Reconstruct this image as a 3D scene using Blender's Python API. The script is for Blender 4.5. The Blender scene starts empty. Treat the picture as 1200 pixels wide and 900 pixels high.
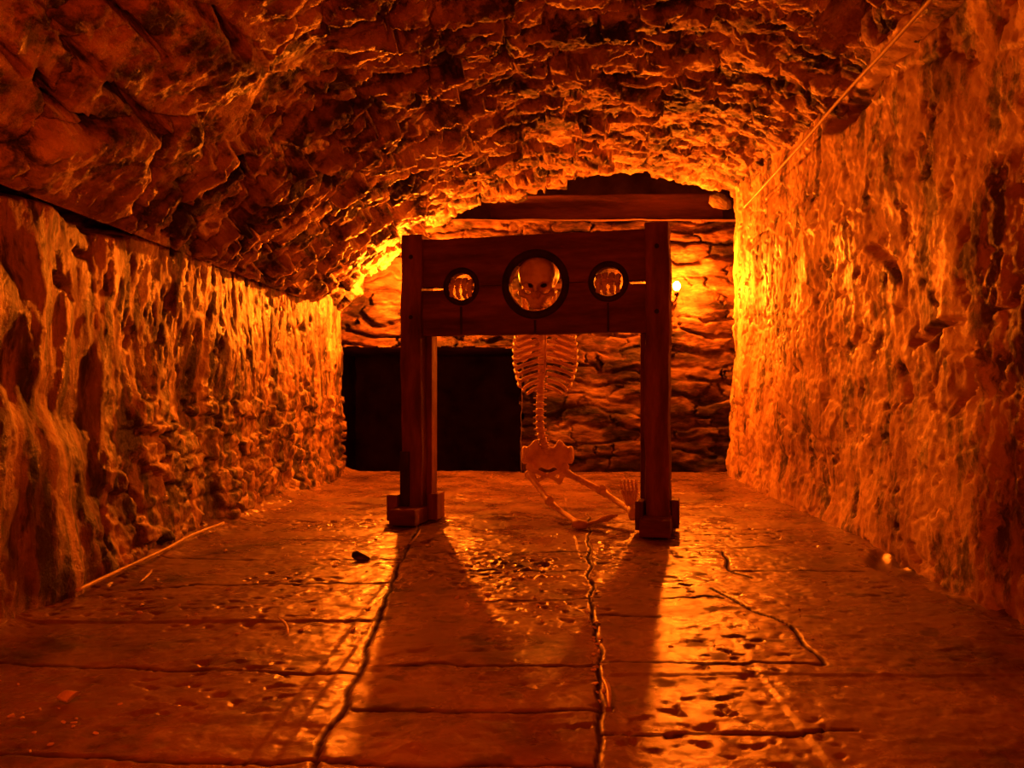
import bpy, bmesh, math, random
import numpy as np
from mathutils import Vector, Matrix
random.seed(7)
C = bpy.context.scene.collection
F = 900.0; CX = 630.0; CY = 455.0; CAMH = 0.64      # focal length and vanishing point in 1200x900 pixels

def at(px, py, Y):                                    # a photo pixel at a depth -> a point in the room
    return ((px-CX)*Y/F, Y, CAMH-(py-CY)*Y/F)
def onfloor(px, py, z=0.0):
    Y = (CAMH-z)*F/(py-CY)
    return ((px-CX)*Y/F, Y, z)

# ------------------------------------------------------------------ noise
def _hash(ix, iy, iz, seed):
    h = (ix.astype(np.int64)*374761393 + iy.astype(np.int64)*668265263 + iz.astype(np.int64)*2147483647*3 + seed*974634777) & 0xffffffff
    h = ((h ^ (h >> 13))*1274126177) & 0xffffffff
    h = ((h ^ (h >> 16))*2246822519) & 0xffffffff
    return ((h ^ (h >> 15)) & 0xffffff)/float(0xffffff)
def noise(x, y, seed=0):                              # smooth value noise, -1..1
    x = np.asarray(x, float); y = np.asarray(y, float)
    ix = np.floor(x); iy = np.floor(y); fx = x-ix; fy = y-iy
    ux = fx*fx*fx*(fx*(fx*6-15)+10); uy = fy*fy*fy*(fy*(fy*6-15)+10)
    z = np.zeros_like(ix)
    def g(dx, dy):
        a = _hash(ix+dx, iy+dy, z, seed)*2*math.pi
        return np.cos(a)*(fx-dx)+np.sin(a)*(fy-dy)
    n = (g(0,0)*(1-ux)+g(1,0)*ux)*(1-uy)+(g(0,1)*(1-ux)+g(1,1)*ux)*uy
    return n*1.5
def fbm(x, y, seed=0, o=4, gain=.5):
    s = 0; a = 1; t = 0
    for k in range(o):
        s = s+a*noise(x*2**k, y*2**k, seed+k*17); t += a; a *= gain
    return s/t*1.4
def worley(x, y, seed=0, jit=.85):
    ix = np.floor(x); iy = np.floor(y); z = np.zeros_like(ix)
    f1 = np.full(x.shape, 9.0); f2 = np.full(x.shape, 9.0); idv = np.zeros(x.shape)
    gx = np.zeros(x.shape); gy = np.zeros(x.shape)
    for dx in (-1,0,1):
        for dy in (-1,0,1):
            cx = ix+dx; cy = iy+dy
            qx = cx+.5+jit*(_hash(cx,cy,z,seed)-.5); qy = cy+.5+jit*(_hash(cx,cy,z,seed+5)-.5)
            d = np.hypot(x-qx, y-qy); r = _hash(cx,cy,z,seed+9)
            c = d < f1
            f2 = np.where(c, f1, np.minimum(f2, d))
            idv = np.where(c, r, idv); gx = np.where(c, x-qx, gx); gy = np.where(c, y-qy, gy)
            f1 = np.where(c, d, f1)
    return f2-f1, idv, gx, gy
def bricks(x, y, seed=0, jit=.35):                    # coursed rubble: rows with shifted joints; returns distance to joint, id
    row = np.floor(y); fy = y-row; z = np.zeros_like(row)
    xs = x+_hash(row, z, z, seed)*7.3
    col = np.floor(xs)
    o0 = (_hash(col, row, z, seed+3)-.5)*jit*1.6; o1 = (_hash(col+1, row, z, seed+3)-.5)*jit*1.6
    a = xs-(col+o0); b = (col+1+o1)-xs
    idc = np.where(a < 0, col-1, np.where(b < 0, col+1, col))
    dx = np.minimum(np.abs(a), np.abs(b)); dy = np.minimum(fy, 1-fy)
    return dx, dy, _hash(idc, row, z, seed+11)
def sm(a, b, x):
    t = np.clip((x-a)/(b-a), 0, 1); return t*t*(3-2*t)
def groove(PX, PY, poly, w, wob=5, seed=3, wl=17):           # soft-edged crack following a polyline
    x = PX+wob*noise(PX/wl, PY/wl, seed); y = PY+wob*noise(PX/wl, PY/wl, seed+1)
    best = np.full(x.shape, 1e9)
    for (x0,y0),(x1,y1) in zip(poly[:-1], poly[1:]):
        dx = x1-x0; dy = y1-y0; L = dx*dx+dy*dy
        t = np.clip(((x-x0)*dx+(y-y0)*dy)/L, 0, 1)
        best = np.minimum(best, np.hypot(x-(x0+t*dx), y-(y0+t*dy)))
    return np.exp(-(best/w)**4)

# ------------------------------------------------------------------ mesh helpers
def obj(name, me, mat=None, parent=None, smooth=True):
    if isinstance(me, bmesh.types.BMesh):
        bm = me; bmesh.ops.recalc_face_normals(bm, faces=bm.faces)
        me = bpy.data.meshes.new(name); bm.to_mesh(me); bm.free()
        if smooth:
            for p in me.polygons: p.use_smooth = True
    o = bpy.data.objects.new(name, me); C.objects.link(o)
    if mat: me.materials.append(mat)
    if parent: o.parent = parent
    return o
def tag(o, label, cat, group=None):
    o['label'] = label; o['category'] = cat
    if group: o['group'] = group
    return o
def thing(name, label, cat, loc=(0,0,0), rz=0, group=None):
    o = bpy.data.objects.new(name, None); C.objects.link(o)
    o.location = loc; o.rotation_euler = (0,0,rz); o.empty_display_size = .1
    return tag(o, label, cat, group)
def arrays_mesh(name, V, Q, smooth=True):
    me = bpy.data.meshes.new(name)
    V = np.asarray(V, np.float32); Q = np.asarray(Q, np.int32)
    me.vertices.add(len(V)); me.vertices.foreach_set('co', V.ravel())
    me.loops.add(Q.size); me.loops.foreach_set('vertex_index', Q.ravel())
    me.polygons.add(len(Q)); me.polygons.foreach_set('loop_start', np.arange(0, Q.size, 4, dtype=np.int32))
    me.update(calc_edges=True); me.validate()
    if smooth: me.polygons.foreach_set('use_smooth', [True]*len(me.polygons))
    me.update(); return me
def grid_mesh(name, P, flip=False, keep=None):
    nu, nv = P.shape[:2]
    idx = np.arange(nu*nv).reshape(nu, nv)
    a = idx[:-1,:-1]; b = idx[1:,:-1]; c = idx[1:,1:]; d = idx[:-1,1:]
    q = np.stack([a,b,c,d] if not flip else [d,c,b,a], -1)
    if keep is not None: q = q[keep[:-1,:-1]]
    return arrays_mesh(name, P.reshape(-1,3), q.reshape(-1,4))
def structure(name, me, mat):
    o = obj(name, me, mat); o['kind'] = 'structure'; return o

def box_bm(bm, c, s, rot=None, bev=.004):
    r = bmesh.ops.create_cube(bm, size=1)
    M = Matrix.Translation(c) @ (rot or Matrix()) @ Matrix.Diagonal((*s, 1))
    bmesh.ops.transform(bm, matrix=M, verts=r['verts'])
    if bev:
        es = list({e for v in r['verts'] for e in v.link_edges})
        bmesh.ops.bevel(bm, geom=es, offset=bev, segments=2, affect='EDGES', profile=.6)
def tube(bm, pts, rads, n=10, flat=None, closed=False):
    pts = [Vector(p) for p in pts]; rings = []; N = len(pts)
    if not hasattr(rads, '__len__'): rads = [rads]*N
    up = None
    for i, p in enumerate(pts):
        t = (pts[min(i+1,N-1)]-pts[max(i-1,0)]).normalized()
        if up is None:
            up = Vector((0,0,1)) if abs(t.z) < .9 else Vector((1,0,0))
        s = t.cross(up).normalized(); up2 = s.cross(t).normalized(); up = up2
        fl = 1 if flat is None else flat
        rings.append([bm.verts.new(p+rads[i]*(math.cos(k*2*math.pi/n)*s+fl*math.sin(k*2*math.pi/n)*up2)) for k in range(n)])
    for a, b in zip(rings[:-1], rings[1:]):
        for k in range(n): bm.faces.new((a[k], a[(k+1)%n], b[(k+1)%n], b[k]))
    for r in (rings[0][::-1], rings[-1]): bm.faces.new(r)
def curve_pts(ctrl, n=20):                            # catmull-rom through control points
    P = [Vector(c) for c in ctrl]; P = [2*P[0]-P[1]]+P+[2*P[-1]-P[-2]]; out = []
    m = len(P)-3
    for i in range(n+1):
        u = i/n*m; k = min(int(u), m-1); t = u-k
        a, b, c, d = P[k:k+4]
        out.append(.5*((2*b)+(c-a)*t+(2*a-5*b+4*c-d)*t*t+(3*b-3*c+d-a)*t**3))
    return out
def surface_net(f, lo, hi, h):                        # mesh of f < 0
    lo = np.array(lo); hi = np.array(hi)
    n = np.ceil((hi-lo)/h).astype(int)+1
    ax = [lo[i]+h*np.arange(n[i]) for i in range(3)]
    X, Y, Z = np.meshgrid(*ax, indexing='ij'); V = f(X, Y, Z); S = V < 0
    cn = n-1; acc = np.zeros((*cn,3)); cnt = np.zeros(cn)
    sl = lambda d, o: slice(o, n[d]-1+o)
    for axis in range(3):
        oth = [a for a in range(3) if a != axis]
        for o1 in (0,1):
            for o2 in (0,1):
                off = [0,0,0]; off[oth[0]] = o1; off[oth[1]] = o2
                off2 = list(off); off2[axis] = 1
                A = V[sl(0,off[0]), sl(1,off[1]), sl(2,off[2])]; B = V[sl(0,off2[0]), sl(1,off2[1]), sl(2,off2[2])]
                cr = (A < 0) != (B < 0); t = np.where(cr, A/np.where(cr, A-B, 1), 0)
                for a in range(3):
                    acc[...,a] += cr*(off[a]+(t if a == axis else 0))
                cnt += cr
    act = cnt > 0; vid = -np.ones(cn, int); vid[act] = np.arange(act.sum())
    ii = np.argwhere(act); verts = lo+h*(ii+acc[act]/cnt[act][:,None])
    quads = []
    for axis in range(3):
        a, b = [(1,2),(2,0),(0,1)][axis]
        s0 = [slice(None)]*3; s1 = [slice(None)]*3; s0[axis] = slice(0,-1); s1[axis] = slice(1,None)
        A = S[tuple(s0)]; B = S[tuple(s1)]; e = np.argwhere(A != B)
        for (i,j,k) in e:
            p = [i,j,k]
            if p[a] < 1 or p[b] < 1 or p[a] >= n[a]-1 or p[b] >= n[b]-1: continue
            def g(da, db):
                q = list(p); q[a] += da; q[b] += db; return vid[tuple(q)]
            q = [g(-1,-1), g(0,-1), g(0,0), g(-1,0)]
            if not A[i,j,k]: q = q[::-1]
            quads.append(q)
    return verts, quads
def smin(a, b, k):
    h = np.clip(.5+.5*(b-a)/k, 0, 1); return b*(1-h)+a*h-k*h*(1-h)
def smax(a, b, k): return -smin(-a, -b, k)
def ell(X, Y, Z, c, r):
    q = np.sqrt(((X-c[0])/r[0])**2+((Y-c[1])/r[1])**2+((Z-c[2])/r[2])**2)
    return (q-1)*min(r)
def cap(X, Y, Z, a, b, r):
    a = np.array(a, float); b = np.array(b, float); d = b-a
    t = np.clip(((X-a[0])*d[0]+(Y-a[1])*d[1]+(Z-a[2])*d[2])/(d@d), 0, 1)
    return np.sqrt((X-a[0]-t*d[0])**2+(Y-a[1]-t*d[1])**2+(Z-a[2]-t*d[2])**2)-r

# ------------------------------------------------------------------ materials
def mat(name, stops, rough=(.4,.7), scale=3, stretch=(1,1,1), bump=.3, bscale=40, spec=.5, detail=8, fine=None, coord='Object', bdist=.01, soot=None, dirt=False):
    m = bpy.data.materials.new(name); m.use_nodes = True; nt = m.node_tree; N = nt.nodes; L = nt.links
    b = N['Principled BSDF']; b.inputs['Specular IOR Level'].default_value = spec
    tc = N.new('ShaderNodeTexCoord'); mp = N.new('ShaderNodeMapping'); mp.inputs['Scale'].default_value = stretch
    L.new(tc.outputs[coord], mp.inputs['Vector'])
    n = N.new('ShaderNodeTexNoise'); n.inputs['Scale'].default_value = scale; n.inputs['Detail'].default_value = detail; n.inputs['Roughness'].default_value = .62
    L.new(mp.outputs[0], n.inputs['Vector'])
    r = N.new('ShaderNodeValToRGB'); e = r.color_ramp.elements
    while len(e) > 1: e.remove(e[-1])
    e[0].position = stops[0][0]; e[0].color = (*stops[0][1], 1)
    for p, c in stops[1:]:
        k = e.new(p); k.color = (*c, 1)
    L.new(n.outputs['Fac'], r.inputs['Fac'])
    if soot:
        ns = N.new('ShaderNodeTexNoise'); ns.inputs['Scale'].default_value = soot[0]; ns.inputs['Detail'].default_value = 7; ns.inputs['Roughness'].default_value = .7
        mp2 = N.new('ShaderNodeMapping'); mp2.inputs['Location'].default_value = (3.1,1.7,5.3); mp2.inputs['Scale'].default_value = stretch
        L.new(tc.outputs[coord], mp2.inputs['Vector']); L.new(mp2.outputs[0], ns.inputs['Vector'])
        ms = N.new('ShaderNodeMapRange'); ms.inputs['From Min'].default_value = soot[1]; ms.inputs['From Max'].default_value = soot[1]+.09
        ms.inputs['To Min'].default_value = 1; ms.inputs['To Max'].default_value = soot[2]
        L.new(ns.outputs['Fac'], ms.inputs['Value'])
        mx = N.new('ShaderNodeMix'); mx.data_type = 'RGBA'; mx.blend_type = 'MULTIPLY'; mx.inputs['Factor'].default_value = 1
        L.new(r.outputs['Color'], mx.inputs['A']); L.new(ms.outputs[0], mx.inputs['B']); L.new(mx.outputs['Result'], b.inputs['Base Color'])
    else: L.new(r.outputs['Color'], b.inputs['Base Color'])
    n2 = N.new('ShaderNodeTexNoise'); n2.inputs['Scale'].default_value = bscale; n2.inputs['Detail'].default_value = 6; n2.inputs['Roughness'].default_value = .65
    L.new(tc.outputs[coord] if stretch[2] < 1 else mp.outputs[0], n2.inputs['Vector'])
    bp = N.new('ShaderNodeBump'); bp.inputs['Strength'].default_value = bump; bp.inputs['Distance'].default_value = bdist
    L.new(n2.outputs['Fac'], bp.inputs['Height']); L.new(bp.outputs[0], b.inputs['Normal'])
    n3 = N.new('ShaderNodeTexNoise'); n3.inputs['Scale'].default_value = scale*1.7; n3.inputs['Detail'].default_value = 5
    L.new(mp.outputs[0], n3.inputs['Vector'])
    mr = N.new('ShaderNodeMapRange'); mr.inputs['From Min'].default_value = .35; mr.inputs['From Max'].default_value = .65
    mr.inputs['To Min'].default_value = rough[0]; mr.inputs['To Max'].default_value = rough[1]
    L.new(n3.outputs['Fac'], mr.inputs['Value'])
    if dirt:                                          # dry dirt packed in the joints
        at2 = N.new('ShaderNodeAttribute'); at2.attribute_name = 'dirt'
        ro = N.new('ShaderNodeMath'); ro.operation = 'MULTIPLY_ADD'; ro.use_clamp = True; ro.inputs[1].default_value = .7
        L.new(at2.outputs['Fac'], ro.inputs[0]); L.new(mr.outputs[0], ro.inputs[2]); L.new(ro.outputs[0], b.inputs['Roughness'])
        sp_ = N.new('ShaderNodeMath'); sp_.operation = 'MULTIPLY_ADD'; sp_.use_clamp = True; sp_.inputs[1].default_value = -spec; sp_.inputs[2].default_value = spec
        L.new(at2.outputs['Fac'], sp_.inputs[0]); L.new(sp_.outputs[0], b.inputs['Specular IOR Level'])
        m2 = N.new('ShaderNodeMix'); m2.data_type = 'RGBA'; m2.inputs['B'].default_value = (.05,.028,.018,1)
        src = b.inputs['Base Color'].links[0].from_socket
        L.new(at2.outputs['Fac'], m2.inputs['Factor']); L.new(src, m2.inputs['A']); L.new(m2.outputs['Result'], b.inputs['Base Color'])
    else: L.new(mr.outputs[0], b.inputs['Roughness'])
    return m
M_right = mat('lime_washed_stone', [(.30,(.10,.05,.03)),(.44,(.42,.25,.15)),(.55,(.62,.44,.28)),(.72,(.80,.66,.46))], (.35,.75), 2.8, (1,1.4,.6), .55, 34, .5, bdist=.014, soot=(5,.51,.18))
M_left = mat('damp_stone_wall', [(.36,(.04,.02,.013)),(.47,(.22,.12,.07)),(.57,(.44,.28,.18)),(.70,(.80,.66,.48))], (.3,.7), 4.0, (1,1.8,.4), .8, 30, .6, bdist=.016, soot=(7,.48,.12))
M_vault = mat('rubble_vault', [(.36,(.035,.018,.012)),(.46,(.30,.16,.09)),(.56,(.50,.32,.20)),(.72,(.82,.68,.5))], (.35,.75), 4.5, (1,1,1), .9, 30, .5, bdist=.02, soot=(4.5,.49,.12))
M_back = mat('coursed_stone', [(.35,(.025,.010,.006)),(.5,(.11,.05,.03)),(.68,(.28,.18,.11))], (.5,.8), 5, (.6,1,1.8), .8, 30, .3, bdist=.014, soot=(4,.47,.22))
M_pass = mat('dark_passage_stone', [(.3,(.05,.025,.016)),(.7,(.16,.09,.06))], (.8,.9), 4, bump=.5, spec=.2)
M_floor = mat('worn_wet_flagstone', [(.32,(.05,.025,.015)),(.45,(.18,.10,.06)),(.6,(.27,.165,.10)),(.8,(.38,.25,.16))], (.18,.40), 3.0, (1,1,1), .38, 50, .8, bdist=.006, soot=(3.5,.56,.45), dirt=True)
M_wood = mat('old_dark_oak', [(.3,(.05,.010,.006)),(.5,(.13,.034,.018)),(.7,(.24,.075,.04))], (.5,.75), 3, (1,5,5), .35, 30, .35)
M_woodv = mat('old_dark_oak_upright', [(.3,(.05,.012,.008)),(.5,(.15,.042,.022)),(.7,(.28,.09,.05))], (.5,.75), 3, (5,5,1), .35, 30, .35)
M_beam = mat('charred_beam', [(.3,(.04,.014,.010)),(.7,(.16,.06,.04))], (.7,.9), 3, (.6,4,4), .6, 20, .1)
M_iron = mat('rusted_iron', [(.3,(.008,.005,.005)),(.7,(.05,.02,.014))], (.5,.8), 12, bump=.4, bscale=90, spec=.3)
M_bone = mat('aged_bone', [(.3,(.42,.25,.15)),(.5,(.74,.54,.37)),(.7,(.88,.74,.56))], (.4,.6), 14, bump=.3, bscale=120, spec=.4, bdist=.003)
M_chip = mat('pale_chip', [(.3,(.40,.28,.2)),(.7,(.85,.72,.55))], (.25,.5), 20, bump=.3, bscale=100, spec=.6, bdist=.003)
M_cable = mat('pale_cable', [(.3,(.45,.36,.27)),(.7,(.7,.6,.48))], (.35,.5), 8, bump=.1, spec=.5)
def emit(name, col, s):
    m = bpy.data.materials.new(name); m.use_nodes = True; b = m.node_tree.nodes['Principled BSDF']
    b.inputs['Base Color'].default_value = (*col,1); b.inputs['Emission Color'].default_value = (*col,1); b.inputs['Emission Strength'].default_value = s
    return m
AMBER = (1.0, .17, .004)
M_bulb = emit('lit_amber_bulb', (1.0,.145,.004), 6600)
M_bulb2 = emit('brighter_amber_bulb', (1.0,.145,.004), 9600)

# ------------------------------------------------------------------ the vault profile
prof = [(-1.47,1.20),(-1.36,1.33),(-1.22,1.46),(-1.06,1.59),(-.90,1.72),(-.70,1.85),(-.31,2.01),(.12,2.12),(.6,2.16),(1.05,2.12),(1.50,1.99)]
pp = curve_pts([(x,0,z) for x,z in prof], 300)
px_ = np.array([p.x for p in pp]); pz_ = np.array([p.z for p in pp])
ss = np.concatenate([[0], np.cumsum(np.hypot(np.diff(px_), np.diff(pz_)))]); SL = ss[-1]
YB = 5.85; YV = 5.55

def proj(P):
    Y = np.maximum(P[...,1], .05)
    return CX+F*P[...,0]/Y, CY-F*(P[...,2]-CAMH)/Y

# floor ------------------------------------------------------------
xs = np.arange(-1.75, 1.76, .006); ysn = np.concatenate([np.arange(-3.2,1.0,.08), np.arange(1.0,3.8,.006), np.arange(3.8,5.92,.01)])
Xg, Yg = np.meshgrid(xs, ysn, indexing='ij')
P = np.stack([Xg, Yg, np.zeros_like(Xg)], -1); PX, PY = proj(P)
J = [  # floor joints: photo points of each joint line
 [(492,615),(470,660),(418,790),(370,897),(300,1080)], [(690,600),(692,690),(702,780),(702,900),(705,1080)],
 [(-60,776),(200,782),(418,790)], [(225,686),(465,684)], [(190,655),(478,656)], [(320,632),(486,634)], [(380,600),(492,600)],
 [(380,577),(560,577)], [(-100,880),(150,884),(375,893)], [(418,832),(702,835)], [(370,893),(702,899)], [(440,778),(700,781)],
 [(545,668),(690,669)], [(505,648),(690,647)], [(505,606),(620,604),(745,613)], [(704,774),(860,778),(962,779)], [(772,701),(835,699),(850,702)],
 [(835,690),(860,705),(925,735),(964,779)], [(845,645),(858,668),(880,676)], [(775,643),(905,640)], [(860,668),(1010,670)], [(775,626),(905,624)],
 [(790,594),(900,594)], [(640,577),(860,577)], [(704,720),(772,722)], [(95,700),(230,686)], [(704,860),(1000,856)], [(560,704),(700,702)],
]
Z = .006*fbm(Xg/.5, Yg/.5, 21)+.0035*fbm(Xg/.07, Yg/.05, 31, 4, .6)
col = np.where(Xg < -.45, 0, np.where(Xg < .16, 1, 2)); row = np.floor(Yg*1.9+col*.37)
h = _hash(col, row, np.zeros_like(row), 77); h2 = _hash(col, row, np.zeros_like(row), 78)
Z += (h-.5)*.006+(h2-.5)*.012*(Xg-np.round(Xg))*.6
g = np.zeros_like(Z)
for k, j in enumerate(J):
    # work in floor metres so that a joint keeps its real width
    w = [onfloor(a, b)[:2] for a, b in j]
    g = np.maximum(g, groove(Xg*400, Yg*400, [(a*400, b*400) for a, b in w], 1.9, 6, 40+k, 60))
gm = np.clip(.75+.6*fbm(Xg/.25, Yg/.25, 91), .15, 1.3)
Z -= .008*g*gm
pit = sm(.30,.55, fbm(Xg/.05, Yg/.035, 55, 3)); area = sm(.05,.35, fbm(Xg/.6, Yg/.5, 66, 2))
Z -= .008*pit*(.25+.75*area)
# broken, chipped band in the middle row in front of the pillory
band = np.exp(-((Yg-2.75)/.45)**2-((Xg+.12)/.32)**2)
Z += .014*band*np.maximum(0, fbm(Xg/.06, Yg/.035, 58, 3))
# silt banked along the walls, gutter on the right
Z += .05*sm(-1.36,-1.56, Xg+.05*noise(Yg/.3, Yg*0, 5))
gut = groove(PX, PY, [(1030,655),(1085,673),(1150,701),(1205,727),(1300,772)], 11, 4, 8); Z -= .035*gut
P[...,2] = Z
fm = grid_mesh('floor', P)
dirt_ = np.clip(1.2*np.clip(g,0,1)**.45*np.clip(gm+.2,0,1)+.5*sm(.35,.6,fbm(Xg/.12,Yg/.09,95,4)), 0, 1)
a_ = fm.attributes.new('dirt', 'FLOAT', 'POINT'); a_.data.foreach_set('value', dirt_.ravel())
structure('floor', fm, M_floor)
floor_P = P
def floor_z(x, y):
    i = int(np.clip(np.searchsorted(xs, x), 0, len(xs)-1)); j = int(np.clip(np.searchsorted(ysn, y), 0, len(ysn)-1))
    return float(Z[i, j])

# right wall -------------------------------------------------------
ysn2 = np.concatenate([np.arange(-3.2,1.6,.06), np.arange(1.6,5.62,.0095)])
zs = np.arange(-.06, 2.16, .0095)
Yg, Zg = np.meshgrid(ysn2, zs, indexing='ij')
X0 = np.full_like(Yg, 1.40)
P = np.stack([X0, Yg, Zg], -1); PX, PY = proj(P)
wx = .12*fbm(Yg/.3, Zg/.3, 3)
e, idv, gx, gy = worley(Yg/.30+wx*2, Zg/.20+wx*2, 12)
d = .045*fbm(Yg/.9, Zg/.8, 101, 3)+.011*fbm(Yg/.16, Zg/.26, 102, 4)+.005*fbm(Yg/.03, Zg/.04, 103, 3)
d += (idv-.5)*.014*sm(.02,.12,e)-.010*(1-sm(.0,.09,e))*sm(-.2,.3,fbm(Yg/.5,Zg/.5,8))
pits = sm(.22,.46, fbm(Yg/.045, Zg/.115, 104, 3)); pm = sm(-.25,.25, fbm(Yg/.5, Zg/.5, 105, 2))
d -= .011*pits*(.1+.9*pm)*(.35+.65*sm(3.0,4.2,Yg))
d += .010*np.abs(fbm(Yg/.07,Zg/.10,120,4,.65))
d -= .018*sm(.34,.42, fbm(Yg/.15+.4*wx, Zg/.13, 107, 4, .6))
for c_, w_ in (([(1068,402),(1090,392),(1100,383),(1132,374)],4.5), ([(1095,405),(1108,384)],4), ([(1160,372),(1200,352)],3), ([(1020,290),(1040,305),(1052,330)],5), ([(1130,470),(1150,450)],3), ([(1050,430),(1060,470)],6)):
    d -= .04*groove(PX, PY, c_, w_, 4, 9)
d -= .20*groove(PX, PY, [(1250,-150),(1112,0),(1072,44),(1020,98),(975,145)], 9, 3, 19)
d += -.03*sm(5.3,5.62,Yg)+.02*sm(.25,0,Zg)
P[...,0] -= d
# the far corner turns away
ret = P[-1:,:,:].copy(); ret[...,0] += .25; ret[...,1] += .03
P = np.concatenate([P, ret], 0)
wm = grid_mesh('wall_right', P, True)
structure('wall_right', wm, M_right)

# left wall --------------------------------------------------------
zs = np.arange(-.06, 1.36, .0095)
Yg, Zg = np.meshgrid(ysn2, zs, indexing='ij')
X0 = -1.50+.07*sm(4.3,5.5,Yg)
P = np.stack([X0, Yg, Zg], -1); PX, PY = proj(P)
far = sm(2.5,3.0,Yg+.2*noise(Yg/.4,Zg/.4,2))
d = .05*fbm(Yg/.8, Zg/1.0, 201, 3)+.018*fbm(Yg/.2, Zg/.35, 202, 4)+.005*fbm(Yg/.03, Zg/.06, 203, 3)
st = sm(.08,.38, fbm(Yg/.055, Zg/.15, 204, 3, .6)); up = sm(.45,.8,Zg+.1*noise(Yg/.2,Zg/.3,4))
d -= .035*st*far*up*(.3+.7*sm(-.2,.2,fbm(Yg/.25,Zg/.2,210,2)))
e0, idb, gx0, gy0 = worley(Yg/.20+.5*fbm(Yg/.2,Zg/.2,6), Zg/.085+.6*fbm(Yg/.3,Zg/.2,7), 31, .95)
jt = sm(.0,.14,e0)
d += far*(1-up)*((idb-.5)*.045*jt-.022*(1-jt)+.012*fbm(Yg/.06,Zg/.05,9,3))
e, idv, gx, gy = worley(Yg/.5, Zg/.45, 66)
d += (1-far)*((idv-.5)*.05*sm(.0,.45,e)+.035*fbm(Yg/.22, Zg/.9, 233, 3))
d += .05*(1-far)*sm(.62,.45,Zg+.3*(Yg-2.3))              # a bulge low at the near end
for c_, w_ in (([(60,325),(85,345)],5), ([(96,293),(112,300)],4), ([(150,560),(165,600)],4), ([(110,640),(120,600)],5)):
    d -= .04*groove(PX, PY, c_, w_, 4, 9)
d -= .16*groove(PX, PY, [(-200,165),(0,200),(50,208),(85,224),(104,243),(137,252),(180,266),(215,272),(250,284),(300,300),(340,318)], 10, 4, 29)
d -= .16*groove(PX, PY, [(-200,185),(0,212),(50,219),(85,236),(108,254),(150,264)], 13, 4, 30)
d += .03*sm(.3,0,Zg)
P[...,0] += d
ret = P[-1:,:,:].copy(); ret[...,0] -= .4; ret[...,1] += .05
P = np.concatenate([P, ret], 0)
wm = grid_mesh('wall_left', P)
structure('wall_left', wm, M_left)

# vault ------------------------------------------------------------
sv = np.arange(0, SL, .0095); yv = np.concatenate([np.arange(-3.2,1.1,.06), np.arange(1.1,YV+.005,.0095)])
Sg, Yg = np.meshgrid(sv, yv, indexing='ij')
Xb = np.interp(Sg, ss, px_); Zb = np.interp(Sg, ss, pz_)
tx = np.gradient(np.interp(sv, ss, px_), sv); tz = np.gradient(np.interp(sv, ss, pz_), sv)
ln = np.hypot(tx, tz); nx = (tz/ln)[:,None]; nz = (-tx/ln)[:,None]      # into the room
P = np.stack([Xb, Yg, Zb], -1); PX, PY = proj(P)
near = sm(3.3,2.6,Yg+.25*noise(Sg/.5,Yg/.5,3))*sm(1.35,.8,Sg)           # big smooth blocks low on the near left
right = sm(2.2,2.6,Sg+.15*noise(Sg/.4,Yg/.4,4))                        # quieter stones by the right wall
wb = .25*fbm(Sg/.4, Yg/.3, 5)
e0, idb, gx0, gy0 = worley(Sg/.20+.55*fbm(Sg/.25,Yg/.2,15), Yg/.095+.8*fbm(Sg/.4,Yg/.35,16)+.5*Sg, 51, .95)
jt = sm(.02,.16,e0)
d = .045*fbm(Sg/.7, Yg/.7, 301, 3)+.014*fbm(Sg/.1, Yg/.08, 302, 4)+.012*np.abs(fbm(Sg/.05, Yg/.03, 303, 3))
rub = (1-near)*(1-.65*right)
d += rub*((idb-.45)*.11*jt-.045*(1-jt)+.03*jt*(gx0*(idb-.3)*2+gy0*.8))
lost = sm(.22,.42, fbm(Sg/.13, Yg/.06, 304, 3)); d -= rub*.08*lost
e, idv, gx, gy = worley(Sg/.42+wb, Yg/.5+wb, 71)
d += near*((idv-.5)*.09*sm(.0,.15,e)+.08*gx*(idv-.3)-.03*(1-sm(0,.06,e)))
e2, idv2, gx2, gy2 = worley(Sg/.24+wb, Yg/.2+wb, 72)
d += right*((idv2-.5)*.045*sm(0,.12,e2)-.02*(1-sm(0,.12,e2)))
for c_, w_ in (([(-10,50),(8,62),(29,86)],5), ([(46,86),(50,100),(58,112)],5), ([(62,124),(80,132),(104,138)],4.5), ([(85,60),(100,68),(115,78)],5),
               ([(121,98),(142,110),(160,128),(183,148)],4.5), ([(255,20),(275,45)],6), ([(130,0),(190,60)],3)):
    d -= .15*groove(PX, PY, c_, w_, 4, 61)
d -= .17*np.exp(-(((PX-992)/24)**2+((PY-20)/26)**2)**2)                # a dark socket where a stone is missing
d -= .05*np.exp(-(((PX-935)/14)**2+((PY-113)/8)**2)**2)
d -= .05*np.exp(-(((PX-875)/9)**2+((PY-172)/5)**2)**2)
d -= .04*np.exp(-(((PX-340)/70)**2+((PY-150)/55)**2))*(1+.8*fbm(Sg/.12,Yg/.12,8))
d *= sm(0,.04,Sg)*.85+.15
edge = sm(YV-.12, YV, Yg); d += -.01*edge
P[...,0] += nx*d; P[...,2] += nz*d
P[...,1] += edge*.05*fbm(Sg/.2, Yg*0, 308)
end = P[:, -1:, :].copy(); e1 = end.copy(); e1[...,2] += .06; e1[...,1] += .02; e2_ = end.copy(); e2_[...,2] = np.maximum(e2_[...,2]+.1, 2.5); e2_[...,1] += .02
P = np.concatenate([P, e1, e2_], 1)
cm = grid_mesh('ceiling', P, True)
structure('ceiling', cm, M_vault)

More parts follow.
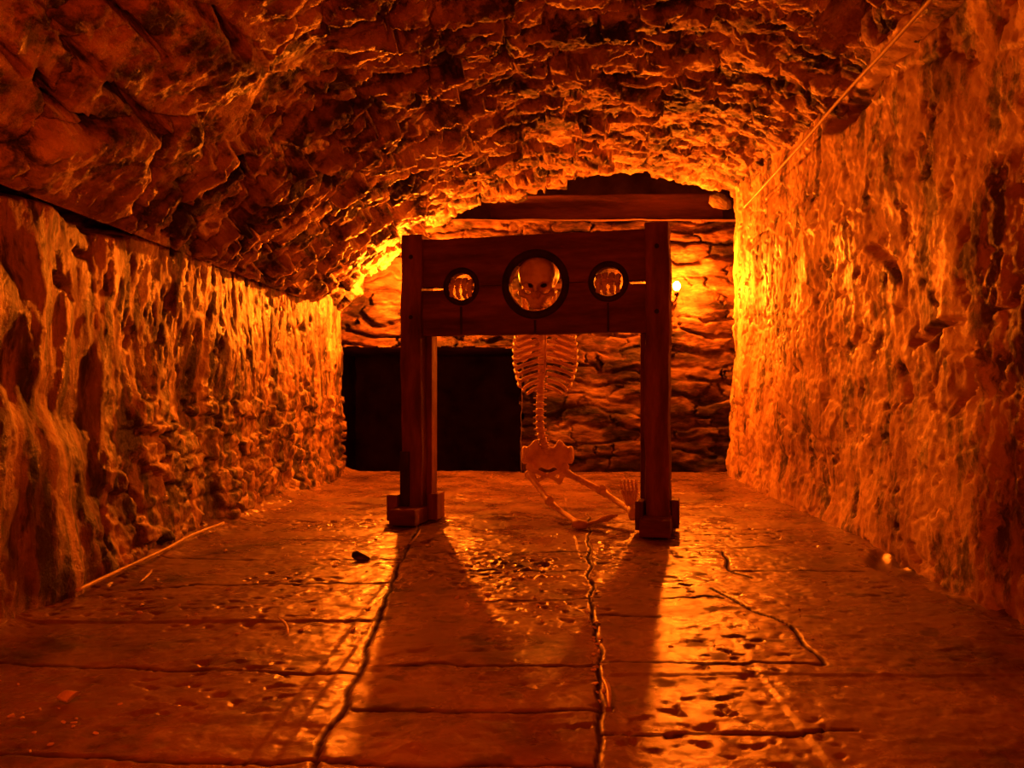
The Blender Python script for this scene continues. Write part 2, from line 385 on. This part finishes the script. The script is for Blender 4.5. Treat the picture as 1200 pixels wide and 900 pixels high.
# back wall --------------------------------------------------------
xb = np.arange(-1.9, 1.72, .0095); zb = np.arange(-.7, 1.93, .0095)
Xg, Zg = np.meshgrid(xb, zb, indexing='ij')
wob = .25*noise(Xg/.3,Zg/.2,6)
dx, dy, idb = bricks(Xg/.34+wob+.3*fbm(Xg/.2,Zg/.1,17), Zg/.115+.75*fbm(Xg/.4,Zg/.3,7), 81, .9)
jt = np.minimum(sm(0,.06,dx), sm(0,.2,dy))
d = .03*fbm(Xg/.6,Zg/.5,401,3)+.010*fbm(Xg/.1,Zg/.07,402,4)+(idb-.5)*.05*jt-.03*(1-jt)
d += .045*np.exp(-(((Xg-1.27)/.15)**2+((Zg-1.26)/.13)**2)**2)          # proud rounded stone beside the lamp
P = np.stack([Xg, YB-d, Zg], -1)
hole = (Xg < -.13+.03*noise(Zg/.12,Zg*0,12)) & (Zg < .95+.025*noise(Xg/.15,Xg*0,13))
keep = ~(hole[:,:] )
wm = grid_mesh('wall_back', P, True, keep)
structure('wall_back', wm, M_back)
# dark passage beyond the doorway, its floor lies lower
def rough_plane(o, u, v, nu, nv, n, amp, seed):
    a, b = np.meshgrid(np.linspace(0,1,nu), np.linspace(0,1,nv), indexing='ij')
    o, u, v, n = map(np.array, (o,u,v,n))
    D = amp*fbm(a*np.linalg.norm(u)/.25, b*np.linalg.norm(v)/.2, seed)
    return o+a[...,None]*u+b[...,None]*v+D[...,None]*n
def multi(parts):
    V = []; Q = []
    for Pm in parts:
        nu, nv = Pm.shape[:2]; base = sum(len(v) for v in V); idx = base+np.arange(nu*nv).reshape(nu,nv)
        V.append(Pm.reshape(-1,3)); Q += np.stack([idx[:-1,:-1],idx[1:,:-1],idx[1:,1:],idx[:-1,1:]],-1).reshape(-1,4).tolist()
    return arrays_mesh('m', np.concatenate(V), Q)
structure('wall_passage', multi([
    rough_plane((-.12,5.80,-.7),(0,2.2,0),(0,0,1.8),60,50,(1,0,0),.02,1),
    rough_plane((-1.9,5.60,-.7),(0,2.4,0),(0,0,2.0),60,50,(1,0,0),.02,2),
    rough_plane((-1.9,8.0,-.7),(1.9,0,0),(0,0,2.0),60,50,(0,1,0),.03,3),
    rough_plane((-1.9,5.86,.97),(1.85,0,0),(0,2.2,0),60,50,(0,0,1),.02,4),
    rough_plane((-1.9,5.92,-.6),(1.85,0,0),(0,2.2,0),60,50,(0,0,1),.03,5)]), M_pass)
# recess over the back wall, with its sooty timber
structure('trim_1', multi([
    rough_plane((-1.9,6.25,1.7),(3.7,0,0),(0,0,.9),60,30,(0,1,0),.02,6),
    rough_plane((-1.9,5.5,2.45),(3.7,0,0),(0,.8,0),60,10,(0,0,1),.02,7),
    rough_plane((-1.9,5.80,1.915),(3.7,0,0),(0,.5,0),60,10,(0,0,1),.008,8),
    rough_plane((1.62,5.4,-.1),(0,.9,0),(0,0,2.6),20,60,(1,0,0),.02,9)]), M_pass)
structure('wall_rear', multi([rough_plane((-1.9,-3.15,-.1),(3.6,0,0),(0,0,2.4),60,50,(0,1,0),.03,10)]), M_right)

bm = bmesh.new()
box_bm(bm, (.53,5.97,2.03), (1.78,.14,.20), Matrix.Rotation(math.radians(-.6),4,'Y'), 0)
bmesh.ops.subdivide_edges(bm, edges=bm.edges[:], cuts=20, use_grid_fill=True)
for v in bm.verts:
    n_ = float(fbm(np.array([v.co.x/.25]), np.array([(v.co.z+v.co.y)/.06]), 5)[0]); v.co.z += .012*n_; v.co.y += .012*n_
beam = obj('lintel_beam', bm, M_beam)
tag(beam, 'charred dark timber beam lying across the top of the end wall', 'beam')
def rock(name, c, s, seed, m, jag=.25, sub=3, parent=None):
    bm = bmesh.new(); bmesh.ops.create_icosphere(bm, subdivisions=sub, radius=1)
    rnd = random.Random(seed); pl = [(Vector((rnd.gauss(0,1),rnd.gauss(0,1),rnd.gauss(0,1))).normalized(), rnd.uniform(.35,.75)) for _ in range(9)]
    for v in bm.verts:
        for n_, dd in pl:
            k = v.co.dot(n_)-dd
            if k > 0: v.co -= n_*k*.9
        v.co = Vector((v.co.x*s[0], v.co.y*s[1], v.co.z*s[2]))
    o = obj(name, bm, m, parent, smooth=False); o.location = c
    return o
o = rock('loose_stone', (1.31,5.60,2.02), (.11,.07,.085), 8, M_back, sub=2)
o.location = at(846,238,5.66); o.rotation_euler = (.2,.5,.3)
tag(o, 'pale wedge-shaped stone jammed at the right end of the dark beam, under the arch', 'stone')

# ------------------------------------------------------------------ pillory
YAW = math.atan2(-.28, 1.118)
pil = thing('pillory', 'dark oak pillory with a head hole and two wrist holes, standing on the flagstones', 'pillory', (-.026,3.54,0), YAW)
HZ = 1.116
def board(zlo, zhi, upper):
    # outline in x,z with half-round cut-outs along the meeting edge
    x0, x1 = -.53, .53; holes = [(-.334,.064),(.023,.125),(.359,.066)]; gap = .0015
    edge = []
    ze = HZ+(gap if upper else -gap)
    x = x0
    # worn meeting edge opens into a slit at either end
    slit = .013
    edge.append((x0, ze-(0 if upper else slit)));  edge.append((-.425, ze-(0 if upper else slit))); edge.append((-.420, ze))
    for hx, r in holes:
        for k in range(25):
            a = math.pi-math.pi*k/24
            edge.append((hx+r*math.cos(a), HZ+(1 if upper else -1)*max(gap, r*math.sin(a))))
    edge.append((.452, ze)); edge.append((.457, ze-(0 if upper else slit))); edge.append((x1, ze-(0 if upper else slit)))
    far_ = zhi if upper else zlo
    xs_ = np.linspace(x1, x0, 40)
    edge += [(float(a), far_+.004*float(noise(np.array([a*9.]), np.array([far_*7]), 4)[0])) for a in xs_]
    bm = bmesh.new(); vs = [bm.verts.new((a, -.03, b)) for a, b in edge]
    f = bm.faces.new(vs); r = bmesh.ops.extrude_face_region(bm, geom=[f])
    for v in r['geom']:
        if isinstance(v, bmesh.types.BMVert): v.co.y = .025
    bmesh.ops.triangulate(bm, faces=[f for f in bm.faces if len(f.verts) > 4])
    return bm
ub = obj('upper_board', board(.888, 1.342, True), M_wood, pil, False)
lb = obj('lower_board', board(.888, 1.342, False), M_wood, pil, False)
def ring(name, hx, r0, r1, parent):
    bm = bmesh.new(); n = 48; prof_ = [(r0,-.026),(r0+.002,-.034),((r0+r1)/2,-.037),(r1-.003,-.034),(r1,-.029),(r0,-.026)]
    R = [[bm.verts.new((hx+r*math.cos(a*2*math.pi/n), y, HZ+r*math.sin(a*2*math.pi/n))) for r, y in prof_[:-1]] for a in range(n)]
    for i in range(n):
        for k in range(5): bm.faces.new((R[i][k], R[(i+1)%n][k], R[(i+1)%n][(k+1)%5], R[i][(k+1)%5]))
    return obj(name, bm, M_iron, parent)
for hx, r0, r1 in ((-.334,.063,.090),(.023,.124,.160),(.359,.065,.092)): ring('hole_rim', hx, r0, r1, pil)
for hx in (-.334,.359,.023):
    bm = bmesh.new(); z1 = HZ-(.165 if hx == .023 else .095)
    box_bm(bm, (hx,-.0315,(z1+.893)/2), (.010,.006,z1-.893), bev=.001); obj('iron_strap', bm, M_iron, pil)
for sx in (-1, 1):
    t = sx*.576
    bm = bmesh.new(); box_bm(bm, (t, .02, 1.365/2+.012), (.104,.15,1.345), bev=.006)
    bmesh.ops.subdivide_edges(bm, edges=[e for e in bm.edges if abs(e.verts[0].co.z-e.verts[1].co.z) > .5], cuts=24)
    for v in bm.verts: v.co.x += .003*math.sin(v.co.z*7+sx)+.002*math.sin(v.co.z*23); v.co.y += .003*math.sin(v.co.z*5)
    obj('post', bm, M_woodv, pil, False)
    bm = bmesh.new(); box_bm(bm, (sx*.512, .045, .46), (.030,.07,.86), bev=.003); obj('guide_batten', bm, M_woodv, pil, False)
    # foot: sole beam along the depth with two cheek blocks
    bm = bmesh.new(); box_bm(bm, (t, .02, .045), (.13,.36,.075), bev=.006)
    fo = obj('foot_beam', bm, M_wood, pil, False)
    for s2 in (-1, 1):
        bm = bmesh.new()
        w = .055 if sx < 0 else .035
        box_bm(bm, (t+s2*(.055+w/2), (-.03 if s2 < 0 else .05), .075 if sx < 0 else .085), (w,.11,.125), Matrix.Rotation(.04*s2,4,'Z'), .005)
        obj('cheek_block', bm, M_woodv, pil, False)
    if sx < 0:
        bm = bmesh.new(); box_bm(bm, (t-.030,-.058,.19), (.046,.008,.30), bev=.001); obj('shade_strip', bm, M_iron, pil)  # dark strip standing in for the shade low on the left post
    for z in (1.26, .975):
        bm = bmesh.new(); bmesh.ops.create_uvsphere(bm, u_segments=10, v_segments=6, radius=.011)
        for v in bm.verts: v.co = Vector((v.co.x+t, v.co.y*.5-.057, v.co.z+z))
        obj('bolt_head', bm, M_iron, pil)

# ------------------------------------------------------------------ skeleton
sk = thing('skeleton', 'bony skeleton sitting behind the pillory, skull and hands locked in its holes', 'skeleton', (.03,3.98,0), 0)
off = Vector((.03,3.98,0))
def bo(name, bm, m=M_bone):
    o = obj(name, bm, m, sk); o.data.transform(Matrix.Translation(-off)); return o
def bo_net(name, f, lo, hi, h, T, parent=None):
    V, Q = surface_net(f, lo, hi, h); me = arrays_mesh(name, V, Q)
    me.transform(Matrix.Translation(-off) @ T)
    o = obj(name, me, M_bone, parent or sk); return o
def skull_f(X, Y, Z):                                  # face looks along -Y, Z up, centre of the cranium at 0
    A = np.abs(X)
    f = ell(X,Y,Z,(0,.018,.022),(.074,.092,.076))
    f = smin(f, ell(X,Y,Z,(0,-.045,.018),(.058,.040,.050)), .03)           # forehead
    f = smin(f, cap(A,Y,Z,(.012,-.078,-.004),(.047,-.062,-.002),.011), .012)  # brow
    f = smin(f, cap(A,Y,Z,(.052,-.058,-.045),(.066,-.01,-.035),.010), .014)    # cheek bone
    f = smin(f, cap(A,Y,Z,(.030,-.070,-.050),(.055,-.055,-.042),.012), .012)
    f = smin(f, ell(X,Y,Z,(0,-.058,-.068),(.034,.032,.030)), .02)           # upper jaw
    f = smin(f, cap(A,Y,Z,(.0,-.086,-.012),(.0,-.090,-.030),.007), .01)      # nasal bone
    f = smax(f, -ell(X,Y,Z,(0,.018,.022),(.062,.080,.064)), .002)          # hollow braincase
    f = smax(f, -ell(A,Y,Z,(.031,-.080,-.026),(.025,.050,.022)), .005)       # eye sockets
    f = smax(f, -ell(A,Y,Z,(.008,-.094,-.050),(.009,.030,.016)), .003)      # nose opening
    f = smax(f, -ell(A,Y,Z,(.078,-.025,-.020),(.018,.030,.022)), .01)       # temples
    tooth = np.sin(X*2*math.pi/.0085)*.0012
    f = smin(f, np.maximum(ell(X,Y,Z,(0,-.060,-.092),(.028,.028,.012))+tooth, Z+.078), .004)
    return f+.0012*noise(X/.02+Z/.03, Y/.02, 4)
def jaw_f(X, Y, Z):
    A = np.abs(X)
    f = smin(cap(A,Y,Z,(.0,-.078,-.128),(.030,-.060,-.124),.011), cap(A,Y,Z,(.030,-.060,-.124),(.052,-.004,-.100),.010), .015)
    f = smin(f, cap(A,Y,Z,(.052,-.004,-.100),(.060,.006,-.045),.008), .012)
    f = smin(f, cap(A,Y,Z,(.0,-.076,-.112),(.026,-.058,-.110),.006)+np.sin(X*2*math.pi/.0085)*.001, .006)
    return f
SC = 1.27
Ts = Matrix.Translation((.004,3.60,1.145)) @ Matrix.Rotation(math.radians(-8),4,'Z') @ Matrix.Rotation(math.radians(9),4,'X') @ Matrix.Scale(SC,4)
skull = bo_net('skull', skull_f, (-.1,-.13,-.12), (.1,.13,.12), .0035, Ts)
bo_net('jaw', jaw_f, (-.09,-.11,-.15), (.09,.04,-.02), .0035, Ts, skull)
# spine: one vertebra after another
sp = curve_pts([(.05,4.02,.30),(.015,3.99,.42),(.012,3.97,.56),(.02,3.98,.72),(.02,3.96,.90),(.015,3.85,1.02),(.01,3.70,1.075)], 26)
for i in range(26):
    a = sp[i]; b = sp[i+1]; c = (a+b)/2; dvec = (b-a)
    bm = bmesh.new(); r = .023-.0004*i
    tube(bm, [a+dvec*.06, a+dvec*.2, c, a+dvec*.8, a+dvec*.94], [r*.95,r*1.1,r*.8,r*1.1,r*.95], 12)
    tube(bm, [c, c+Vector((0,.035,-.008))], [.006,.004], 6)
    tube(bm, [c+Vector((-.034,.008,0)), c, c+Vector((.034,.008,0))], [.004,.007,.004], 6)
    bo('vertebra', bm)
# rib cage
for i in range(11):
    t = i/10; zc = .965-.335*t
    k = min(range(27), key=lambda q: abs(sp[q].z-zc)); s = sp[k]
    w = .095+.055*math.sin(math.pi*min(1,.25+t*.75)**1.1)-(.01 if i > 8 else 0)
    dep = .10
    full = 1.0 if i < 8 else .72-.16*(i-8)
    for sd in (-1, 1):
        pts = []
        for q in range(19):
            a = q/18*math.pi*.94*full
            pts.append((s.x+.018+sd*(.010+w*math.sin(a)*(1 if a < math.pi/2 else .98)), s.y-.01-dep*(1-math.cos(a))*.98, zc+.02-.075*(1-math.cos(a))*.5-.02*math.sin(a)+(.05*max(0,a-2.1) if full == 1 else 0)))
        bm = bmesh.new(); tube(bm, pts, [.0095]*16+[.008,.007,.005], 8); bo('rib', bm)
bm = bmesh.new(); tube(bm, curve_pts([(.038,3.792,.93),(.038,3.775,.85),(.036,3.765,.76),(.034,3.77,.69)], 10), [.019,.022,.018,.016,.018,.016,.017,.016,.014,.010,.006], 10, .4); bo('sternum', bm)
for sd in (-1, 1):
    cx = .035
    bm = bmesh.new(); tube(bm, curve_pts([(cx+sd*.015,3.79,.945),(cx+sd*.08,3.80,.975),(cx+sd*.17,3.90,.985)], 8), .008, 8); bo('collarbone', bm)
    def scap(X, Y, Z, sd=sd):
        f = ell(X,Y,Z,(cx+sd*.115,4.03,.86),(.055,.012,.085)); return smin(f, cap(X,Y,Z,(cx+sd*.07,4.045,.93),(cx+sd*.175,3.95,.985),.009), .01)
    bo_net('shoulder_blade', scap, (cx+sd*.115-.1,3.90,.75), (cx+sd*.115+.1,4.09,1.04), .006, Matrix())
    # arm up to the wrist hole
    hole_t = -.334 if sd < 0 else .359
    H = Vector((-.026+hole_t*math.cos(YAW), 3.54+hole_t*math.sin(YAW), HZ))
    nb = Vector((-math.sin(YAW)*-1*-1, 1, 0)); bx = Vector((math.cos(YAW), math.sin(YAW), 0)); by = Vector((-math.sin(YAW), math.cos(YAW), 0))
    sh = Vector((cx+sd*.185,3.93,.985)); el = Vector((cx+sd*.36,3.97 if sd < 0 else 3.86,.985)); wr = H+by*.10+Vector((0,0,.012))
    def long_bone(a, b, r, k=1.9):
        bm = bmesh.new(); n = 14; rr = []
        pts = [a.lerp(b, i/n) for i in range(n+1)]
        for i in range(n+1):
            u = i/n; e = max(math.exp(-(u/.09)**2), math.exp(-((1-u)/.09)**2)); rr.append(r*(1+(k-1)*e) if 0 < i < n else r*k*.6)
        tube(bm, pts, rr, 10); return bm
    bo('upper_arm_bone', long_bone(sh, el, .011)); 
    bo('forearm_bone', long_bone(el+Vector((0,0,.012)), wr+Vector((0,0,.010)), .007)); bo('forearm_bone', long_bone(el-Vector((0,0,.010)), wr-Vector((0,0,.008)), .0075))
    # hand: curled over, knuckles towards the viewer
    bm = bmesh.new(); S = 1.5
    bmesh.ops.create_icosphere(bm, subdivisions=2, radius=.021, matrix=Matrix.Translation(wr-by*.015))
    for fi, (fx, L1, cz) in enumerate(((-.031,.040,0),(-.011,.046,.006),(.010,.044,.005),(.029,.036,-.002))):
        k0 = wr+bx*fx*.45-by*.02+Vector((0,0,.012)); k1 = H+bx*fx*S-by*.012+Vector((0,0,.030+cz)); k2 = k1-by*.028+Vector((0,0,-.024*S)); k3 = k2+by*.012+Vector((0,0,-.028*S)); k4 = k3+by*.022+Vector((0,0,-.006))
        for a, b, r in ((k0,k1,.009),(k1,k2,.0112),(k2,k3,.010),(k3,k4,.008)):
            m1 = a.lerp(b,.5); tube(bm, [a, a.lerp(b,.1), m1, a.lerp(b,.9), b], [r*.8,r*1.35,r*.85,r*1.35,r*.8], 8)
    t0 = wr-by*.03-bx*sd*.02; t1 = H-bx*sd*.044-by*.004+Vector((0,0,-.004)); t2 = t1-by*.016+bx*sd*.014+Vector((0,0,-.022)); t3 = t2+bx*sd*.020+Vector((0,0,-.012))
    for a, b, r in ((t0,t1,.009),(t1,t2,.011),(t2,t3,.009)): tube(bm, [a, a.lerp(b,.1), a.lerp(b,.5), a.lerp(b,.9), b], [r*.8,r*1.3,r*.85,r*1.3,r*.8], 8)
    bo('hand', bm)
def pelvis_f(X, Y, Z):
    A = np.abs(X)
    f = ell(A,Y,Z,(.078,.02,.055),(.052,.020,.070))+.004*np.sin(A*80)
    f = smin(f, ell(X,Y,Z,(0,.035,.04),(.045,.022,.062)), .02)
    f = smin(f, cap(A,Y,Z,(.095,-.02,-.01),(.012,-.055,-.040),.012), .02)
    f = smin(f, cap(A,Y,Z,(.095,-.01,.0),(.060,.0,-.080),.015), .02)
    f = smin(f, cap(A,Y,Z,(.060,.0,-.080),(.012,-.055,-.045),.010), .012)
    f = smin(f, cap(A,Y,Z,(.118,.0,.09),(.125,-.04,.04),.010), .02)
    return f
bo_net('pelvis', pelvis_f, (-.15,-.09,-.11), (.15,.08,.15), .0045, Matrix.Translation((.052,3.99,.235)) @ Matrix.Scale(1.0,4))
def leg(hip, knee, ank, toe_dir, toe_up):
    hip, knee, ank = map(Vector, (hip, knee, ank))
    bm = long_bone(hip, knee, .016, 1.8); bmesh.ops.create_icosphere(bm, subdivisions=2, radius=.024, matrix=Matrix.Translation(hip)); bo('thigh_bone', bm)
    bm = bmesh.new(); bmesh.ops.create_icosphere(bm, subdivisions=2, radius=.020, matrix=Matrix.Translation(knee+Vector((0,-.014,.018))) @ Matrix.Diagonal((1,.6,1,1))); bo('kneecap', bm)
    bo('shin_bone', long_bone(knee, ank, .014, 1.8)); bo('calf_bone', long_bone(knee+Vector((.022,.006,-.012)), ank+Vector((.018,0,-.004)), .006, 1.7))
    bm = bmesh.new(); up = Vector(toe_up).normalized(); sd_ = Vector(toe_dir).normalized(); fw = sd_.cross(up)
    tube(bm, [ank+fw*.03-up*.03, ank+fw*.01-up*.005, ank-fw*.01+up*.03], [.018,.024,.018], 10)
    for q in range(5):
        o_ = (q-2)*.016; a = ank-fw*.01+up*.03+sd_*o_*.5; b = a+up*.075+sd_*o_*.6; c = b+up*.028-fw*.006; d_ = c+up*.02-fw*.010
        for p0, p1, r in ((a,b,.0068),(b,c,.006),(c,d_,.0052)): tube(bm, [p0,p0.lerp(p1,.12),p0.lerp(p1,.5),p0.lerp(p1,.88),p1], [r*.8,r*1.3,r*.8,r*1.3,r*.8], 8)
    bo('foot', bm)
leg((.145,3.97,.205), at(706,576,3.78), at(741,600,3.53), (1,-.15,0), (-.12,.25,1))
leg((-.045,3.97,.195), at(645,590,3.74), at(680,616,3.48), (.5,-.8,.5), (.9,-.1,.35))

# ------------------------------------------------------------------ lamps on the end wall
def wall_lamp(label, P, glow):
    x, y, z = P
    t = thing('wall_lamp', label, 'lamp', (x, YB-.02, z-.08), 0)
    w = (YB-.02)-y
    bm = bmesh.new(); bmesh.ops.create_cone(bm, cap_ends=True, segments=20, radius1=.04, radius2=.035, depth=.03, matrix=Matrix.Translation((0,-.01,0)) @ Matrix.Rotation(math.pi/2,4,'X')); obj('wall_plate', bm, M_iron, t)
    bm = bmesh.new(); tube(bm, curve_pts([(0,0,0),(0,-w*.5,-.02),(0,-w,0),(0,-w,.03)], 12), .007, 8); obj('bracket', bm, M_iron, t)
    bm = bmesh.new(); bmesh.ops.create_cone(bm, cap_ends=True, segments=16, radius1=.018, radius2=.016, depth=.04, matrix=Matrix.Translation((0,-w,.035))); obj('socket', bm, M_iron, t)
    bm = bmesh.new(); tube(bm, [(0,-w,.052),(0,-w,.06),(0,-w,.072),(0,-w,.086),(0,-w,.10),(0,-w,.112),(0,-w,.118)], [.012,.017,.024,.027,.024,.014,.004], 16)
    obj('bulb', bm, glow, t)
wall_lamp('lit amber bulb lamp on the end wall, showing just right of the right pillory post', at(793,336,5.62), M_bulb)
wall_lamp('lit amber bulb lamp on the end wall, mostly hidden by the left pillory post', at(482,330,5.50), M_bulb2)

# ------------------------------------------------------------------ cables
bm = bmesh.new()
cp = [at(1150,-66,2.35), at(1092,-2,2.70), at(1040,54,3.0), at(985,110,3.45), at(935,170,4.05), at(890,222,4.9)]
cp = [(min(p[0],1.395)-.0, p[1], p[2]) for p in cp]
cp = []
for px, py in ((1150,-70),(1098,-9),(1044,52),(990,110),(940,168),(895,218),(872,243)):
    Y = 1.325*F/(px-CX); cp.append(at(px, py, Y))
tube(bm, curve_pts(cp, 60), .0075, 8)
tag(obj('cable', bm, M_cable), 'pale cable running up along the edge where the vault meets the right wall', 'cable')
bm = bmesh.new()
cp = [(*onfloor(px, py, .03)[:2], .045+.008*math.sin(k*2.1)) for k, (px, py) in enumerate(((60,706),(105,685),(150,664),(190,645),(222,628),(258,614)))]
cp = [onfloor(px, py, .035) for px, py in ((90,692),(130,673),(165,657),(195,643),(225,627),(262,613))]
tube(bm, curve_pts(cp, 40), .0065, 8)
tag(obj('cable', bm, M_cable), 'thin pale cable lying on the floor along the foot of the left wall', 'cable')

# ------------------------------------------------------------------ litter on the flagstones
def chip_mesh(seed, m):
    o = rock('stone_chip', (0,0,0), (1,.75,.45), seed, m, sub=2); return o
protos = [chip_mesh(s, M_chip) for s in range(5)]
used = set()
rnd = random.Random(5)
def chip(px, py, r, label, group):
    k = rnd.randrange(5)
    if k not in used: o = protos[k]; used.add(k)
    else: o = protos[k].copy(); C.objects.link(o)
    x, y, _ = onfloor(px, py); o.location = (x, y, floor_z(x, y)+r*.22)
    o.scale = (r,r,r); o.rotation_euler = (rnd.uniform(-.3,.3), rnd.uniform(-.3,.3), rnd.uniform(0,6.3))
    tag(o, label, 'stone chip', group)
gJ = ('pale stone chip lying along the floor joint in front of the right pillory post', 'stone chips along the joint before the right post')
for k in range(26):
    t = rnd.random(); chip(692+12*t+rnd.gauss(0,5), 650+175*t+rnd.gauss(0,4), rnd.uniform(.006,.012), *gJ)
gM = ('pale stone chip scattered on the bright floor between the two pillory feet', 'stone chips on the floor between the pillory feet')
for k in range(44): chip(rnd.uniform(525,685), rnd.gauss(672,26), rnd.uniform(.005,.013), *gM)
gL = ('pale stone chip on the flagstones between left wall and pillory', 'stone chips on the floor left of the pillory')
for k in range(34):
    x = rnd.uniform(160,455); chip(x, rnd.uniform(605+max(0,300-x)*.25,745), rnd.uniform(.005,.013), *gL)
gR = ('pale stone chip on the flagstones between pillory and right wall', 'stone chips on the floor right of the pillory')
for k in range(30):
    x = rnd.uniform(785,1020); chip(x, rnd.uniform(600+max(0,x-900)*.4,760), rnd.uniform(.003,.008), *gR)
gN = ('pale stone chip on the near left flagstones, bottom left corner of the view', 'stone chips on the near left floor')
for k in range(16): chip(rnd.gauss(75,40), rnd.gauss(845,22), rnd.uniform(.003,.008), *gN)
# loose splinters and twigs, each where the photo shows one
def stick(name, label, cat, a, b, r, m=M_chip, lift=.006):
    A = Vector(onfloor(*a)); B = Vector(onfloor(*b)); A.z = floor_z(A.x,A.y)+r+lift; B.z = floor_z(B.x,B.y)+r+lift
    mid = (A+B)/2+Vector((.006,.004,.002)); bm = bmesh.new(); tube(bm, curve_pts([A,mid,B],8), [r*.4,r*.8,r,r*1.1,r,r*.9,r,r*.7,r*.3], 7, .6)
    tag(obj(name, bm, m), label, cat)
stick('wood_splinter', 'pale splinter leaning in the shadow below the left pillory foot', 'splinter', (480,640), (493,622), .005)
stick('wood_splinter', 'long bright splinter in the floor joint nearest the viewer, below the right post', 'splinter', (706,800), (714,836), .006)
stick('wood_splinter', 'short pale splinter on the left flagstone, tilted towards the left wall', 'splinter', (326,728), (338,748), .004)
stick('wood_splinter', 'small pale splinter far left on the floor, near the floor cable end', 'splinter', (163,688), (178,672), .005)
tag(rock('rubble_stone', (*onfloor(80,822)[:2], .012), (.035,.022,.016), 11, M_chip), 'rounded pale rubble stone on the near left flagstone, largest loose stone there', 'stone')
tag(rock('rubble_stone', (*onfloor(421,657)[:2], .014), (.05,.03,.022), 12, M_back), 'lumpy brown rubble stone on the bright floor left of the left pillory foot', 'stone')
for k in range(5):
    if k not in used: bpy.data.objects.remove(protos[k])

# ------------------------------------------------------------------ lights
def point(name, loc, col, W, r=.08):
    l = bpy.data.lights.new(name, 'POINT'); l.color = col; l.energy = W; l.shadow_soft_size = r
    o = bpy.data.objects.new(name, l); o.location = loc; C.objects.link(o); return o
point('near_fill', (-.45,.6,1.0), (1,.07,.0006), 40, .06)  # unseen fill light added to brighten the right wall and near vault
point('rear_fill', (.3,-1.2,1.3), (1,.03,.0), 9, .15)  # added deep red fill from behind the camera, no fixture there
w = bpy.data.worlds.new('world'); bpy.context.scene.world = w; w.use_nodes = True
w.node_tree.nodes['Background'].inputs[0].default_value = (0,0,0,1)

cam = bpy.data.cameras.new('camera'); co = bpy.data.objects.new('camera', cam); C.objects.link(co)
co.location = (0,0,CAMH); co.rotation_euler = (math.pi/2,0,0)
cam.sensor_width = 36; cam.lens = 36*F/1200; cam.shift_x = -30/1200; cam.shift_y = 5/1200; cam.clip_start = .02
s = bpy.context.scene; s.camera = co
s.view_settings.view_transform = 'Standard'; s.view_settings.look = 'None'; s.view_settings.exposure = 0; s.view_settings.gamma = 1
s.view_settings.use_curve_mapping = False
try: s.cycles.use_denoising = True
except Exception: pass
s.cycles.max_bounces = 6
